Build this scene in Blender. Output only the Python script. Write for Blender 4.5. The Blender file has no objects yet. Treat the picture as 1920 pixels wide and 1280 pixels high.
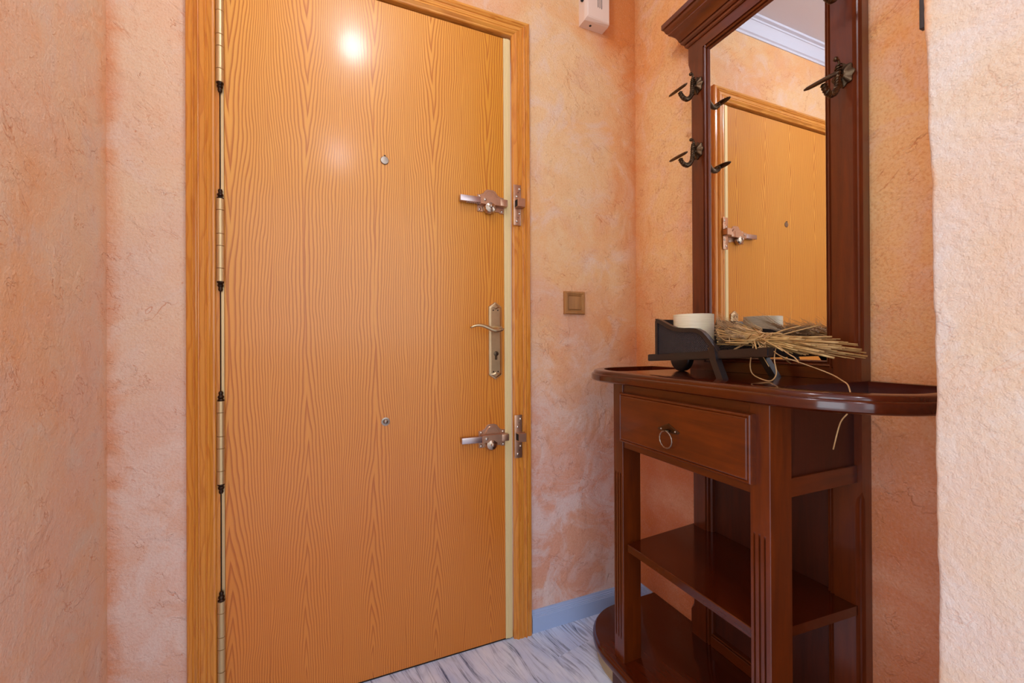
import bpy, bmesh, math, random
from mathutils import Vector, Matrix, noise as mnoise
from mathutils.geometry import tessellate_polygon
random.seed(7)
sc = bpy.context.scene
COL = sc.collection

# ------------------------------------------------------------------ camera, world, lights, exposure
CAM = Vector((-0.4748, -1.3182, 0.9985))
YAW, PITCH, ROLL = math.radians(23.1946), math.radians(0.1467), math.radians(-0.2668)
fwd = Vector((math.sin(YAW)*math.cos(PITCH), math.cos(YAW)*math.cos(PITCH), math.sin(PITCH)))
rgt = Vector((math.cos(YAW), -math.sin(YAW), 0))
upv = rgt.cross(fwd)
R2 = rgt*math.cos(ROLL) + upv*math.sin(ROLL)
U2 = upv*math.cos(ROLL) - rgt*math.sin(ROLL)
cam = bpy.data.cameras.new('camera')
cam.sensor_width = 36
cam.lens = 791.02/1920*36
cam.clip_start = 0.01
co = bpy.data.objects.new('camera', cam)
COL.objects.link(co)
M = Matrix(((R2.x, U2.x, -fwd.x, CAM.x), (R2.y, U2.y, -fwd.y, CAM.y), (R2.z, U2.z, -fwd.z, CAM.z), (0, 0, 0, 1)))
co.matrix_world = M
sc.camera = co

sc.view_settings.view_transform = 'Standard'
sc.view_settings.look = 'None'
sc.view_settings.gamma = 1
sc.view_settings.use_curve_mapping = False
sc.view_settings.exposure = 0.13

w = bpy.data.worlds.new('daylight'); sc.world = w
w.use_nodes = True
w.node_tree.nodes['Background'].inputs[0].default_value = (0.80, 0.89, 1.0, 1)
w.node_tree.nodes['Background'].inputs[1].default_value = 1.15

def point_light(name, loc, power, radius, col):
    l = bpy.data.lights.new(name, 'POINT'); l.energy = power; l.shadow_soft_size = radius; l.color = col
    o = bpy.data.objects.new(name, l); COL.objects.link(o); o.location = loc
    return o
def area_light(name, loc, rot, size, sizey, power, col):
    l = bpy.data.lights.new(name, 'AREA'); l.shape = 'RECTANGLE'; l.size = size; l.size_y = sizey; l.energy = power; l.color = col
    o = bpy.data.objects.new(name, l); COL.objects.link(o); o.location = loc; o.rotation_euler = rot
    return o
point_light('hall_bulb', (-0.38, -0.72, 2.34), 8.6, 0.05, (0.90, 0.93, 1.0))
point_light('passage_bulb', (-0.42, -1.95, 2.34), 6.5, 0.05, (0.84, 0.91, 1.0))
# unseen area lamps added as soft fill from behind and both sides
area_light('passage_fill', (-0.35, -3.1, 1.66), (math.radians(90), 0, 0), 1.8, 1.4, 12.5, (0.80, 0.89, 1.0))
area_light('side_fill', (-2.3, -2.0, 1.60), (math.radians(90), 0, math.radians(-80)), 1.5, 1.6, 24, (0.80, 0.89, 1.0))
area_light('far_fill', (2.0, -2.2, 1.60), (math.radians(90), 0, math.radians(75)), 1.3, 1.6, 27, (0.80, 0.89, 1.0))

# ------------------------------------------------------------------ node helpers
def s2l(r, g, b):
    f = lambda c: (c/255/12.92) if c/255 <= 0.04045 else ((c/255+0.055)/1.055)**2.4
    return (f(r), f(g), f(b), 1)

class NT:
    def __init__(s, name):
        s.m = bpy.data.materials.new(name); s.m.use_nodes = True
        s.t = s.m.node_tree; s.b = s.t.nodes['Principled BSDF']
    def n(s, typ, **kw):
        nd = s.t.nodes.new(typ)
        for k, v in kw.items():
            if hasattr(nd, k): setattr(nd, k, v)
        return nd
    def l(s, a, b): s.t.links.new(a, b)
    def put(s, sock, v):
        if isinstance(v, bpy.types.NodeSocket): s.l(v, sock)
        else: sock.default_value = v
    def math(s, op, a, b=None, c=None, clamp=False):
        nd = s.n('ShaderNodeMath', operation=op); nd.use_clamp = clamp
        s.put(nd.inputs[0], a)
        if b is not None: s.put(nd.inputs[1], b)
        if c is not None: s.put(nd.inputs[2], c)
        return nd.outputs[0]
    def pos(s): return s.n('ShaderNodeNewGeometry').outputs['Position']
    def objc(s): return s.n('ShaderNodeTexCoord').outputs['Object']
    def sep(s, v):
        nd = s.n('ShaderNodeSeparateXYZ'); s.l(v, nd.inputs[0]); return nd.outputs
    def comb(s, x, y, z):
        nd = s.n('ShaderNodeCombineXYZ')
        for i, v in enumerate((x, y, z)): s.put(nd.inputs[i], v)
        return nd.outputs[0]
    def vmul(s, v, k):
        nd = s.n('ShaderNodeVectorMath', operation='MULTIPLY'); s.l(v, nd.inputs[0]); nd.inputs[1].default_value = k
        return nd.outputs[0]
    def vadd(s, v, k):
        nd = s.n('ShaderNodeVectorMath', operation='ADD'); s.l(v, nd.inputs[0]); s.put(nd.inputs[1], k)
        return nd.outputs[0]
    def noise(s, v, scale, detail=3, rough=.5, dist=0, color=False):
        nd = s.n('ShaderNodeTexNoise'); s.l(v, nd.inputs['Vector'])
        nd.inputs['Scale'].default_value = scale; nd.inputs['Detail'].default_value = detail
        nd.inputs['Roughness'].default_value = rough; nd.inputs['Distortion'].default_value = dist
        return nd.outputs['Color' if color else 'Fac']
    def ramp(s, f, lo, hi, a=0.0, b=1.0, smooth=False):
        nd = s.n('ShaderNodeMapRange'); nd.clamp = True
        if smooth: nd.interpolation_type = 'SMOOTHSTEP'
        s.put(nd.inputs[0], f); s.put(nd.inputs[1], lo); s.put(nd.inputs[2], hi)
        nd.inputs[3].default_value = a; nd.inputs[4].default_value = b
        return nd.outputs[0]
    def mix(s, f, a, b, mode='MIX'):
        nd = s.n('ShaderNodeMix', data_type='RGBA', blend_type=mode)
        s.put(nd.inputs[0], f); s.put(nd.inputs[6], a); s.put(nd.inputs[7], b)
        return nd.outputs[2]
    def bump(s, h, strength, dist, prev=None):
        nd = s.n('ShaderNodeBump'); nd.inputs['Strength'].default_value = strength; nd.inputs['Distance'].default_value = dist
        s.l(h, nd.inputs['Height'])
        if prev is not None: s.l(prev, nd.inputs['Normal'])
        return nd.outputs[0]
    def fin(s, col, rough=.5, metal=0, coat=0, coatr=.1, normal=None, spec=None):
        s.put(s.b.inputs['Base Color'], col); s.put(s.b.inputs['Roughness'], rough)
        s.b.inputs['Metallic'].default_value = metal
        s.b.inputs['Coat Weight'].default_value = coat; s.b.inputs['Coat Roughness'].default_value = coatr
        if spec is not None: s.b.inputs['Specular IOR Level'].default_value = spec
        if normal is not None: s.l(normal, s.b.inputs['Normal'])
        return s.m

# ------------------------------------------------------------------ materials
def plaster(name, kind):
    m = NT(name); P = m.pos(); x, y, z = m.sep(P)
    big = m.noise(P, 2.6, 4, .6, .6)
    mid = m.noise(P, 7.0, 5, .65, 1.2)
    fine = m.noise(P, 26, 4, .6, .4)
    pinkn = m.noise(m.vadd(P, (5.1, 2.2, 7.7)), 3.1, 4, .6, .5)
    cream, orange, pink, pale, deep = s2l(234, 190, 140), s2l(232, 160, 96), s2l(222, 164, 134), s2l(230, 200, 178), s2l(212, 118, 44)
    if kind == 'left': cream, orange, pink, pale = s2l(236, 200, 164), s2l(236, 168, 112), s2l(234, 190, 162), s2l(228, 204, 184)
    if kind == 'pier': cream, orange, pink, pale = s2l(222, 198, 174), s2l(220, 180, 142), s2l(220, 190, 172), s2l(222, 206, 196)
    if kind == 'recess': cream, orange, pink, pale, deep = s2l(244, 194, 132), s2l(240, 160, 88), s2l(232, 156, 118), s2l(240, 194, 162), s2l(216, 122, 52)
    c = m.mix(m.ramp(big, .46, .70), cream, orange)
    pf = m.math('ADD', m.ramp(pinkn, .40, .62, 0, .8), m.ramp(z, 1.35, .5, -.35, .55), clamp=True)
    c = m.mix(pf, c, pink)
    c = m.mix(m.ramp(mid, .50, .72, 0, .75), c, pale)
    c = m.mix(m.ramp(mid, .44, .26, 0, .45), c, orange)
    c = m.mix(m.ramp(fine, .60, .78, 0, .30), c, pale)
    if kind == 'door':
        lo = m.ramp(m.math('ADD', z, m.math('MULTIPLY', m.math('SUBTRACT', pinkn, .5), .9)), 1.05, .45, 0, .65)
        c = m.mix(lo, c, m.mix(m.ramp(mid, .42, .56), s2l(226, 158, 136), s2l(234, 204, 200)))  # pink wash low down, its colour lightened to make up for weak light
    if kind == 'door':         # paler coat on the narrow strip left of the casing
        c = m.mix(m.ramp(x, -.80, -.815, 0, .5), c, pale)
    if kind == 'recess':       # terracotta wash and some shading, both painted into the lower wall
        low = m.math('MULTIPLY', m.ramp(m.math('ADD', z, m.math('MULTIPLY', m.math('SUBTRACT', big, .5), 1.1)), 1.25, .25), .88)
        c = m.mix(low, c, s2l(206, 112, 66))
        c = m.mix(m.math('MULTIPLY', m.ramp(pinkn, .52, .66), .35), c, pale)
    # heavier wash brushed into the corners
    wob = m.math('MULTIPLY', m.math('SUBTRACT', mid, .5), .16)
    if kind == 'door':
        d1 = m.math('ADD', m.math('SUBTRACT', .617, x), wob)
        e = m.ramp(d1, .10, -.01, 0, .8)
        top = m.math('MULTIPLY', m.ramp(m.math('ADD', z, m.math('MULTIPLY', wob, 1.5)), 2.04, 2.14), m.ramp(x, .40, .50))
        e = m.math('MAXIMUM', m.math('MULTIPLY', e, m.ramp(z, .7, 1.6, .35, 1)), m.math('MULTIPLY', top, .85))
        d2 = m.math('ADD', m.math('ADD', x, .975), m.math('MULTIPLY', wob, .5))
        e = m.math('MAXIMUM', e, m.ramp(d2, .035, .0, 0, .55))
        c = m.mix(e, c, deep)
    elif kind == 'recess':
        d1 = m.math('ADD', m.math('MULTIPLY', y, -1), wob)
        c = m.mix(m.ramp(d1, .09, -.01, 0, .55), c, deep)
    elif kind == 'pier':
        d1 = m.math('ADD', m.math('MULTIPLY', m.math('ADD', y, 1.012), -1), m.math('MULTIPLY', wob, .16))
        c = m.mix(m.ramp(d1, .010, .002, 0, .6), c, s2l(232, 160, 96))
    else:
        d1 = m.math('ADD', m.math('MULTIPLY', y, -1), m.math('MULTIPLY', wob, .5))
        c = m.mix(m.ramp(d1, .05, 0, 0, .35), c, orange)
    # trowel ledges : one pass of plaster dragged over another leaves a ragged lip that fades out, pigment caught in it
    k = .62 if kind == 'pier' else 1
    rot = m.n('ShaderNodeVectorRotate', rotation_type='AXIS_ANGLE'); m.l(P, rot.inputs['Vector'])
    rot.inputs['Axis'].default_value = (0, 1, 0) if kind == 'door' else (1, 0, 0); rot.inputs['Angle'].default_value = math.radians(-38 if kind == 'door' else 35)
    Q = m.vmul(rot.outputs[0], (1, 1, 1.7))
    def ledge(sc_, off, mlo, mhi, lw):
        f = m.noise(m.vadd(Q, off), sc_, 4.5, .62, .5)
        mask = m.ramp(m.noise(m.vadd(P, (off[1], off[2], off[0])), sc_*1.5, 2, .5), mlo, mhi)
        step = m.math('MULTIPLY', m.ramp(f, .488, .506), mask)
        line = m.math('MULTIPLY', m.ramp(m.math('ABSOLUTE', m.math('SUBTRACT', f, .486)), lw, lw*.2), mask)
        return step, line
    s1, l1 = ledge(4.6*k, (1.3, 4.2, 2.2), .52, .64, .0040)
    s2, l2 = ledge(10*k, (7.3, 1.2, 9.2), .53, .63, .0065)
    s3, l3 = ledge(22*k, (3.3, 8.2, 5.2), .54, .66, .011)
    ink = .35 if kind == 'pier' else 1
    c = m.mix(m.math('MULTIPLY', m.math('MAXIMUM', l1, l2), .62*ink), c, s2l(196, 104, 54))
    c = m.mix(m.math('MULTIPLY', l3, .34*ink), c, s2l(212, 124, 72))
    speck = m.ramp(m.noise(P, 60, 2, .5), .72, .78, 0, .45*ink)
    c = m.mix(speck, c, s2l(202, 112, 64))
    # relief
    pit = m.noise(P, 170*k, 2, .6)
    c = m.mix(m.ramp(pit, .52, .30, 0, .42 if kind == 'recess' else .20), c, deep if kind in ('recess', 'door') else orange)
    c = m.mix(m.ramp(pit, .56, .74, 0, .22), c, pale)
    g = m.noise(P, 190*k, 3, .65)
    t = m.noise(m.vmul(Q, (1, 1, .6)), 40*k, 4, .6, .8)
    n = m.bump(g, .75 if kind != 'left' else .55, .0032)
    n = m.bump(t, .45 if kind != 'left' else .32, .0035, n)
    n = m.bump(m.math('ADD', m.math('ADD', s1, s2), m.math('MULTIPLY', s3, .5)), {'pier': .26, 'left': .4}.get(kind, .50), .0035, n)
    if kind == 'pier': n = m.bump(m.noise(P, 11, 3, .5, .6), .3, .006, n)
    return m.fin(c, .72, normal=n, spec=.35)

def pine(name, mode, light, dark, x0=0.0, rough=.28):
    """mode 'veneer' : book-matched cathedral veneer ; 'x' or 'z' : straight grain along that axis"""
    m = NT(name); P = m.pos() if mode == 'veneer' else m.objc()
    x, y, z = m.sep(P)
    if mode == 'veneer':
        wob = m.noise(m.comb(m.math('MULTIPLY', x, 7), 0.0, m.math('MULTIPLY', z, 2.2)), 1.0, 3, .5)
        jit = m.noise(m.comb(m.math('MULTIPLY', x, 30), 0.0, m.math('MULTIPLY', z, 13)), 1.0, 2, .5)
        xs = m.math('ADD', x, m.math('ADD', m.math('MULTIPLY', m.math('SUBTRACT', wob, .5), .050), m.math('MULTIPLY', m.math('SUBTRACT', jit, .5), .0034)))
        per = .1815
        a = m.math('DIVIDE', m.math('SUBTRACT', xs, .0059), per)
        dx = m.math('MULTIPLY', m.math('ABSOLUTE', m.math('SUBTRACT', a, m.math('ROUND', a))), per)     # 0 at each cathedral axis
        zz = m.math('SUBTRACT', z, 1.15)
        cell = m.noise(m.comb(m.math('MULTIPLY', m.math('ROUND', a), 3.7), 5.0, m.math('MULTIPLY', z, .9)), 1.0, 1, .5)
        d = m.math('SUBTRACT', m.math('ADD', .085, m.math('MULTIPLY', m.math('SUBTRACT', cell, .5), .05)), m.math('MULTIPLY', m.math('MULTIPLY', zz, zz), .066))
        h = m.math('SQRT', m.math('ADD', m.math('MULTIPLY', m.math('MULTIPLY', dx, dx), .9), m.math('MULTIPLY', d, d)))
        lin = m.math('ADD', m.math('MULTIPLY', h, .66), m.math('MULTIPLY', dx, .50))
        ph = m.math('MULTIPLY', lin, 165)
    else:
        u, v, wv = (x, y, z) if mode == 'z' else (z, y, x)
        wob = m.noise(m.comb(m.math('MULTIPLY', u, 16), m.math('MULTIPLY', v, 16), m.math('MULTIPLY', wv, 2.6)), 1.0, 3, .55)
        ph = m.math('ADD', m.math('MULTIPLY', m.math('ADD', u, m.math('MULTIPLY', v, .6)), 85), m.math('MULTIPLY', wob, 7.5))
    fr = m.math('FRACT', ph)
    # sharp latewood edge on one side, soft on the other
    late = m.math('MULTIPLY', m.ramp(fr, .42, .86, 0, 1, True), m.ramp(fr, 1.0, .90, 0, 1))
    tone = m.noise(m.comb(m.math('MULTIPLY', x, 3), m.math('MULTIPLY', y, 3), m.math('MULTIPLY', z, .9 if mode != 'x' else 3)), 1.3, 3, .6)
    fib = m.noise(m.comb(m.math('MULTIPLY', x, 900 if mode != 'x' else 30), m.math('MULTIPLY', y, 300), m.math('MULTIPLY', z, 14 if mode != 'x' else 700)), 1.0, 2, .6)
    c = light
    c = m.mix(m.ramp(tone, .35, .70, 0, .35), c, s2l(224, 144, 56))
    c = m.mix(m.ramp(fib, .35, .75, 0, .14), c, dark)
    if mode == 'veneer':     # yellower towards the lock edge
        yel = m.math('MULTIPLY', m.ramp(m.math('ADD', x, m.math('MULTIPLY', m.math('SUBTRACT', tone, .5), .2)), -.18, .06), m.ramp(z, .05, .5, .5, 1))
        c = m.mix(m.math('MULTIPLY', yel, .7), c, s2l(206, 132, 14))
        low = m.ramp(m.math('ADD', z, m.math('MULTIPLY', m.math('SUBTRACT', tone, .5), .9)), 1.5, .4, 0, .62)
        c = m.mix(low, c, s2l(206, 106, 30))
    else:
        kn = m.n('ShaderNodeTexVoronoi'); m.l(m.vmul(P, (9, 9, 4) if mode == 'z' else (4, 9, 9)), kn.inputs['Vector']); kn.inputs['Scale'].default_value = 1
        c = m.mix(m.ramp(kn.outputs['Distance'], .055, .03), c, s2l(84, 44, 20))
    c = m.mix(m.math('MULTIPLY', late, .78 if mode == 'veneer' else .50), c, dark)
    n = m.bump(m.math('ADD', fib, m.math('MULTIPLY', late, .5)), .10, .0006)
    n = m.bump(m.noise(P, 5, 2), .10, .012, n)
    return m.fin(c, rough, coat=.34, coatr=.17 if mode == 'veneer' else .14, normal=n, spec=.32)

def stained(name, lo, hi, axis='z', rough=.32, coat=.45):
    m = NT(name); P = m.objc(); x, y, z = m.sep(P)
    k = {'x': (6, 60, 60), 'y': (60, 6, 60), 'z': (60, 60, 6)}[axis]
    g = m.noise(m.vmul(P, k), 1.0, 4, .6, .6)
    b = m.noise(P, 6, 3, .6, .5)
    pores = m.noise(m.vmul(P, tuple(v*7 for v in k)), 1.0, 2, .6)
    c = m.mix(m.ramp(g, .25, .80), lo, hi)
    c = m.mix(m.ramp(b, .35, .7, 0, .35), c, lo)
    c = m.mix(m.ramp(pores, .62, .78, 0, .2), c, s2l(46, 16, 8))
    n = m.bump(pores, .06, .0004)
    return m.fin(c, rough, coat=coat, coatr=.12, normal=n)

def simple(name, col, rough=.5, metal=0, coat=0, bscale=None, bstr=.2, bdist=.001, var=0):
    m = NT(name); P = m.objc(); c = col
    if var:
        c = m.mix(m.ramp(m.noise(P, 40, 3), .3, .75, 0, var), col, tuple(v*.35 for v in col[:3])+(1,))
    n = m.bump(m.noise(P, bscale, 3), bstr, bdist) if bscale else None
    return m.fin(c, rough, metal, coat, .12, n)

CH_LO, CH_HI = s2l(74, 24, 2), s2l(116, 45, 3)
MAT = {}
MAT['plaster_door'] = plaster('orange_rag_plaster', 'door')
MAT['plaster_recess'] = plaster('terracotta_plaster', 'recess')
MAT['plaster_left'] = plaster('peach_plaster', 'left')
MAT['plaster_pier'] = plaster('cream_plaster', 'pier')
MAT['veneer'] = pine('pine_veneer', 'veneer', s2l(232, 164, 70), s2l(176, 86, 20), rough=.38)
MAT['pine_z'] = pine('pine_upright', 'z', s2l(214, 138, 52), s2l(182, 94, 24))
MAT['pine_x'] = pine('pine_level', 'x', s2l(224, 154, 66), s2l(180, 100, 26))
MAT['cherry_z'] = stained('cherry_upright', CH_LO, CH_HI, 'z')
MAT['cherry_y'] = stained('cherry_level', CH_LO, CH_HI, 'y')
MAT['cherry_x'] = stained('cherry_depth', CH_LO, CH_HI, 'x')
MAT['mahogany_top'] = stained('dark_red_top', s2l(62, 17, 4), s2l(90, 31, 7), 'y', .13, .3)
MAT['mahogany_panel'] = stained('dark_panel', s2l(56, 17, 4), s2l(84, 29, 7), 'z', .5, .05)
MAT['mirror'] = simple('mirror_glass', (.93, .93, .93, 1), 0.0, 1)
MAT['brass'] = simple('antique_brass', s2l(196, 168, 128), .32, 1, var=.25)
MAT['brass_strip'] = simple('cream_aluminium', s2l(232, 206, 148), .45, .2)
MAT['hinge'] = simple('hinge_brass', s2l(206, 176, 128), .42, .75)
MAT['dark_metal'] = simple('blackened_metal', s2l(62, 48, 40), .35, 1)
MAT['bronze'] = simple('antique_bronze', s2l(100, 80, 60), .38, 1, bscale=300, bstr=.5, bdist=.0008, var=.6)
MAT['lock'] = simple('bronzed_steel', s2l(204, 160, 130), .34, .9, bscale=220, bstr=.25, bdist=.0004, var=.3)
MAT['bolt'] = simple('steel_bolt', s2l(190, 170, 166), .30, 1)
MAT['nickel'] = simple('dull_nickel', s2l(188, 164, 142), .26, 1)
MAT['screw'] = simple('screw_head', s2l(210, 196, 180), .28, 1)
MAT['pewter'] = simple('worn_pewter', s2l(168, 150, 134), .33, 1, var=.4)
MAT['gap'] = simple('dark_gap', s2l(34, 20, 12), .8)
MAT['plastic'] = simple('ivory_plastic', s2l(232, 204, 184), .42)
MAT['slot'] = simple('slot_black', s2l(30, 24, 22), .7)
MAT['oak_z'] = stained('oak_switch', s2l(150, 96, 44), s2l(186, 128, 66), 'z', .45, .1)
MAT['ceiling'] = simple('ceiling_paint', s2l(214, 208, 210), .8, bscale=60, bstr=.1)
MAT['cornice'] = simple('cornice_paint', s2l(206, 208, 220), .6)
MAT['skirting'] = simple('blue_grey_paint', s2l(166, 184, 220), .38, coat=.2)
MAT['black_wood'] = stained('black_stained_wood', s2l(26, 18, 18), s2l(44, 34, 34), 'y', .38, .25)
MAT['beige'] = stained('raw_beige_wood', s2l(168, 146, 108), s2l(196, 172, 128), 'y', .5, .1)
MAT['cavity'] = simple('cavity_dark', s2l(20, 10, 8), .9)

def candle_mat():
    m = NT('candle_wax'); P = m.objc(); x, y, z = m.sep(P)
    g = m.noise(m.comb(m.math('MULTIPLY', x, 20), m.math('MULTIPLY', y, 20), m.math('MULTIPLY', z, 420)), 1, 3)
    c = m.mix(m.ramp(g, .35, .7), s2l(236, 222, 190), s2l(222, 206, 172))
    mm = m.fin(c, .45, normal=m.bump(g, .3, .001))
    m.b.inputs['Subsurface Weight'].default_value = .35
    m.b.inputs['Subsurface Radius'].default_value = (.02, .012, .006)
    return mm
MAT['wax'] = candle_mat()

def weave_mat():
    m = NT('black_wicker'); P = m.objc(); x, y, z = m.sep(P)
    f = 2*math.pi/.0062
    a = m.math('SINE', m.math('MULTIPLY', y, f)); b = m.math('SINE', m.math('MULTIPLY', z, f))
    h = m.math('MULTIPLY', a, b)
    c = m.mix(m.ramp(h, -.2, .6), s2l(16, 12, 14), s2l(74, 62, 62))
    return m.fin(c, .5, normal=m.bump(h, .8, .0015))
MAT['wicker'] = weave_mat()

def straw_mat(name, a, b):
    m = NT(name); P = m.objc()
    c = m.mix(m.ramp(m.noise(P, 45, 3), .3, .7), a, b)
    return m.fin(c, .5)
MAT['straw'] = straw_mat('dry_straw', s2l(214, 176, 112), s2l(176, 130, 72))
MAT['ear'] = straw_mat('wheat_ear', s2l(196, 160, 112), s2l(146, 110, 72))
MAT['raffia'] = straw_mat('raffia', s2l(220, 180, 124), s2l(190, 140, 86))

def floor_mat():
    m = NT('whitewashed_laminate'); P = m.pos()
    rot = m.n('ShaderNodeVectorRotate', rotation_type='Z_AXIS'); m.l(P, rot.inputs['Vector']); rot.inputs['Angle'].default_value = math.radians(-10)
    P = rot.outputs[0]
    x, y, z = m.sep(P)
    oi = m.n('ShaderNodeObjectInfo').outputs['Random']
    offs = m.math('MULTIPLY', oi, 31.0)
    x2 = m.math('ADD', x, offs)
    wob = m.noise(m.comb(m.math('MULTIPLY', x2, 5), m.math('MULTIPLY', y, 1.6), 0.0), 1, 2, .5)
    g = m.noise(m.comb(m.math('ADD', m.math('MULTIPLY', x2, 46), m.math('MULTIPLY', wob, 7)), m.math('MULTIPLY', y, 2.6), 0.0), 1, 5, .72, .4)
    g2 = m.noise(m.comb(m.math('ADD', m.math('MULTIPLY', x2, 190), m.math('MULTIPLY', wob, 28)), m.math('MULTIPLY', y, 7), 3.0), 1, 4, .7)
    patch = m.noise(m.comb(m.math('MULTIPLY', x2, 11), m.math('MULTIPLY', y, 4), 7.0), 1, 4, .6)
    base = m.mix(m.ramp(patch, .35, .65), s2l(232, 240, 254), s2l(196, 212, 242))
    s = m.math('MULTIPLY', m.ramp(g, .50, .62), m.ramp(patch, .34, .54, .10, 1))
    s = m.math('MULTIPLY', s, m.ramp(g2, .44, .54, .12, 1))
    c = m.mix(m.math('MULTIPLY', s, .95), base, s2l(54, 74, 118))
    c = m.mix(m.math('MULTIPLY', m.ramp(g2, .55, .68), .35), c, s2l(120, 134, 168))
    # cathedral rings around a few knots
    vo = m.n('ShaderNodeTexVoronoi'); m.l(m.comb(m.math('MULTIPLY', x2, 7.5), m.math('MULTIPLY', y, 2.0), 0.0), vo.inputs['Vector']); vo.inputs['Scale'].default_value = 1
    dd = vo.outputs['Distance']
    ring = m.math('MULTIPLY', m.ramp(m.math('ABSOLUTE', m.math('SUBTRACT', m.math('FRACT', m.math('MULTIPLY', m.math('ADD', dd, m.math('MULTIPLY', wob, .12)), 13)), .5)), .20, .42), m.ramp(dd, .36, .22))
    c = m.mix(m.math('MULTIPLY', ring, .55), c, s2l(104, 112, 146))
    return m.fin(c, .32, coat=.25, normal=m.bump(g, .12, .0008))
MAT['floor'] = floor_mat()

# ------------------------------------------------------------------ object helpers
OFF = {}
def link(name, bm, mat, parent=None, loc=None, smooth=False, extra=None):
    off = OFF[parent.name] if parent is not None else Vector(loc if loc is not None else (0, 0, 0))
    bmesh.ops.translate(bm, verts=bm.verts, vec=-off)
    bmesh.ops.recalc_face_normals(bm, faces=bm.faces)
    me = bpy.data.meshes.new(name); bm.to_mesh(me); bm.free()
    me.materials.append(MAT[mat])
    for e in (extra or []): me.materials.append(MAT[e])
    if smooth is not False:
        me.polygons.foreach_set('use_smooth', [True]*len(me.polygons))
        if smooth is not True: me.set_sharp_from_angle(angle=math.radians(smooth))
    o = bpy.data.objects.new(name, me); COL.objects.link(o)
    if parent is not None: o.parent = parent
    else: o.location = off
    OFF[o.name] = off
    return o
def thing(name, loc, label, cat, group=None):
    o = bpy.data.objects.new(name, None); COL.objects.link(o); o.location = loc; o.empty_display_size = .05
    OFF[o.name] = Vector(loc); tag(o, label, cat, group)
    return o
def tag(o, label=None, cat=None, group=None, kind=None):
    if label: o['label'] = label
    if cat: o['category'] = cat
    if group: o['group'] = group
    if kind: o['kind'] = kind
    return o
def copy_part(o, delta, parent=None):
    c = o.copy(); COL.objects.link(c)
    c.parent = parent if parent is not None else o.parent
    c.location = o.location + Vector(delta)
    OFF[c.name] = OFF[o.name]
    for g in o.children:
        d = g.copy(); COL.objects.link(d); d.parent = c; OFF[d.name] = OFF[g.name]
    return c
NB = bmesh.new
def box(bm, x0, x1, y0, y1, z0, z1, bev=0, seg=2):
    vs = [bm.verts.new((x, y, z)) for x in (x0, x1) for y in (y0, y1) for z in (z0, z1)]
    q = [(0, 1, 3, 2), (4, 6, 7, 5), (0, 4, 5, 1), (2, 3, 7, 6), (0, 2, 6, 4), (1, 5, 7, 3)]
    fs = [bm.faces.new([vs[i] for i in f]) for f in q]
    if bev:
        es = list({e for f in fs for e in f.edges})
        bmesh.ops.bevel(bm, geom=es, offset=bev, segments=seg, affect='EDGES', profile=.5)
    return bm
def loft(bm, rings, closed=True, cap=True):
    R = [[bm.verts.new(p) for p in r] for r in rings]
    n = len(R[0])
    for a, b in zip(R, R[1:]):
        for i in range(n if closed else n-1):
            j = (i+1) % n
            bm.faces.new((a[i], a[j], b[j], b[i]))
    if cap and closed:
        bm.faces.new(R[0][::-1]); bm.faces.new(R[-1])
    return R
def tube(bm, pts, rad, n=8, taper=None):
    pts = [Vector(p) for p in pts]; rings = []
    t0 = (pts[1]-pts[0]).normalized()
    ref = Vector((0, 0, 1)) if abs(t0.z) < .9 else Vector((1, 0, 0))
    nrm = t0.cross(ref).normalized()
    for i, p in enumerate(pts):
        t = (pts[min(i+1, len(pts)-1)]-pts[max(i-1, 0)]).normalized()
        nrm = (nrm - t*nrm.dot(t)).normalized(); b = t.cross(nrm)
        r = rad[i] if isinstance(rad, (list, tuple)) else rad
        rings.append([p + nrm*math.cos(a)*r + b*math.sin(a)*r for a in [2*math.pi*k/n for k in range(n)]])
    loft(bm, rings)
def lathe(bm, prof, c, axis, n=24):
    """prof: list of (radius, height) along axis from c"""
    ax = Vector(axis).normalized(); ref = Vector((0, 0, 1)) if abs(ax.z) < .9 else Vector((1, 0, 0))
    u = ax.cross(ref).normalized(); v = ax.cross(u); c = Vector(c)
    rings = [[c + ax*h + (u*math.cos(2*math.pi*k/n)+v*math.sin(2*math.pi*k/n))*max(r, 1e-5) for k in range(n)] for r, h in prof]
    loft(bm, rings)
def sphere(bm, c, r, seg=12):
    bmesh.ops.create_uvsphere(bm, u_segments=seg, v_segments=seg//2+2, radius=r, matrix=Matrix.Translation(c))
def prism_xz(bm, poly, y0, y1, inset=0):
    """poly in (x,z); extruded from y0 (back) to y1 (front), optionally bevelled towards the front"""
    cx = sum(p[0] for p in poly)/len(poly); cz = sum(p[1] for p in poly)/len(poly)
    def sh(k):
        out = []
        for p in poly:
            d = math.hypot(p[0]-cx, p[1]-cz); s = (d-k)/d if d > 0 else 1
            out.append((cx+(p[0]-cx)*s, cz+(p[1]-cz)*s))
        return out
    rings = [[(x, y0, z) for x, z in poly]]
    if inset:
        ym = y1 + (y0-y1)*min(1, inset/abs(y0-y1)*.8)
        rings.append([(x, ym, z) for x, z in poly]); rings.append([(x, y1, z) for x, z in sh(inset)])
    else: rings.append([(x, y1, z) for x, z in poly])
    loft(bm, rings)

XW = .6168          # wall behind the hall stand
XL = -.972          # left wall
YB = -3.2           # the passage opens there
CZ = 2.44

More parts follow.
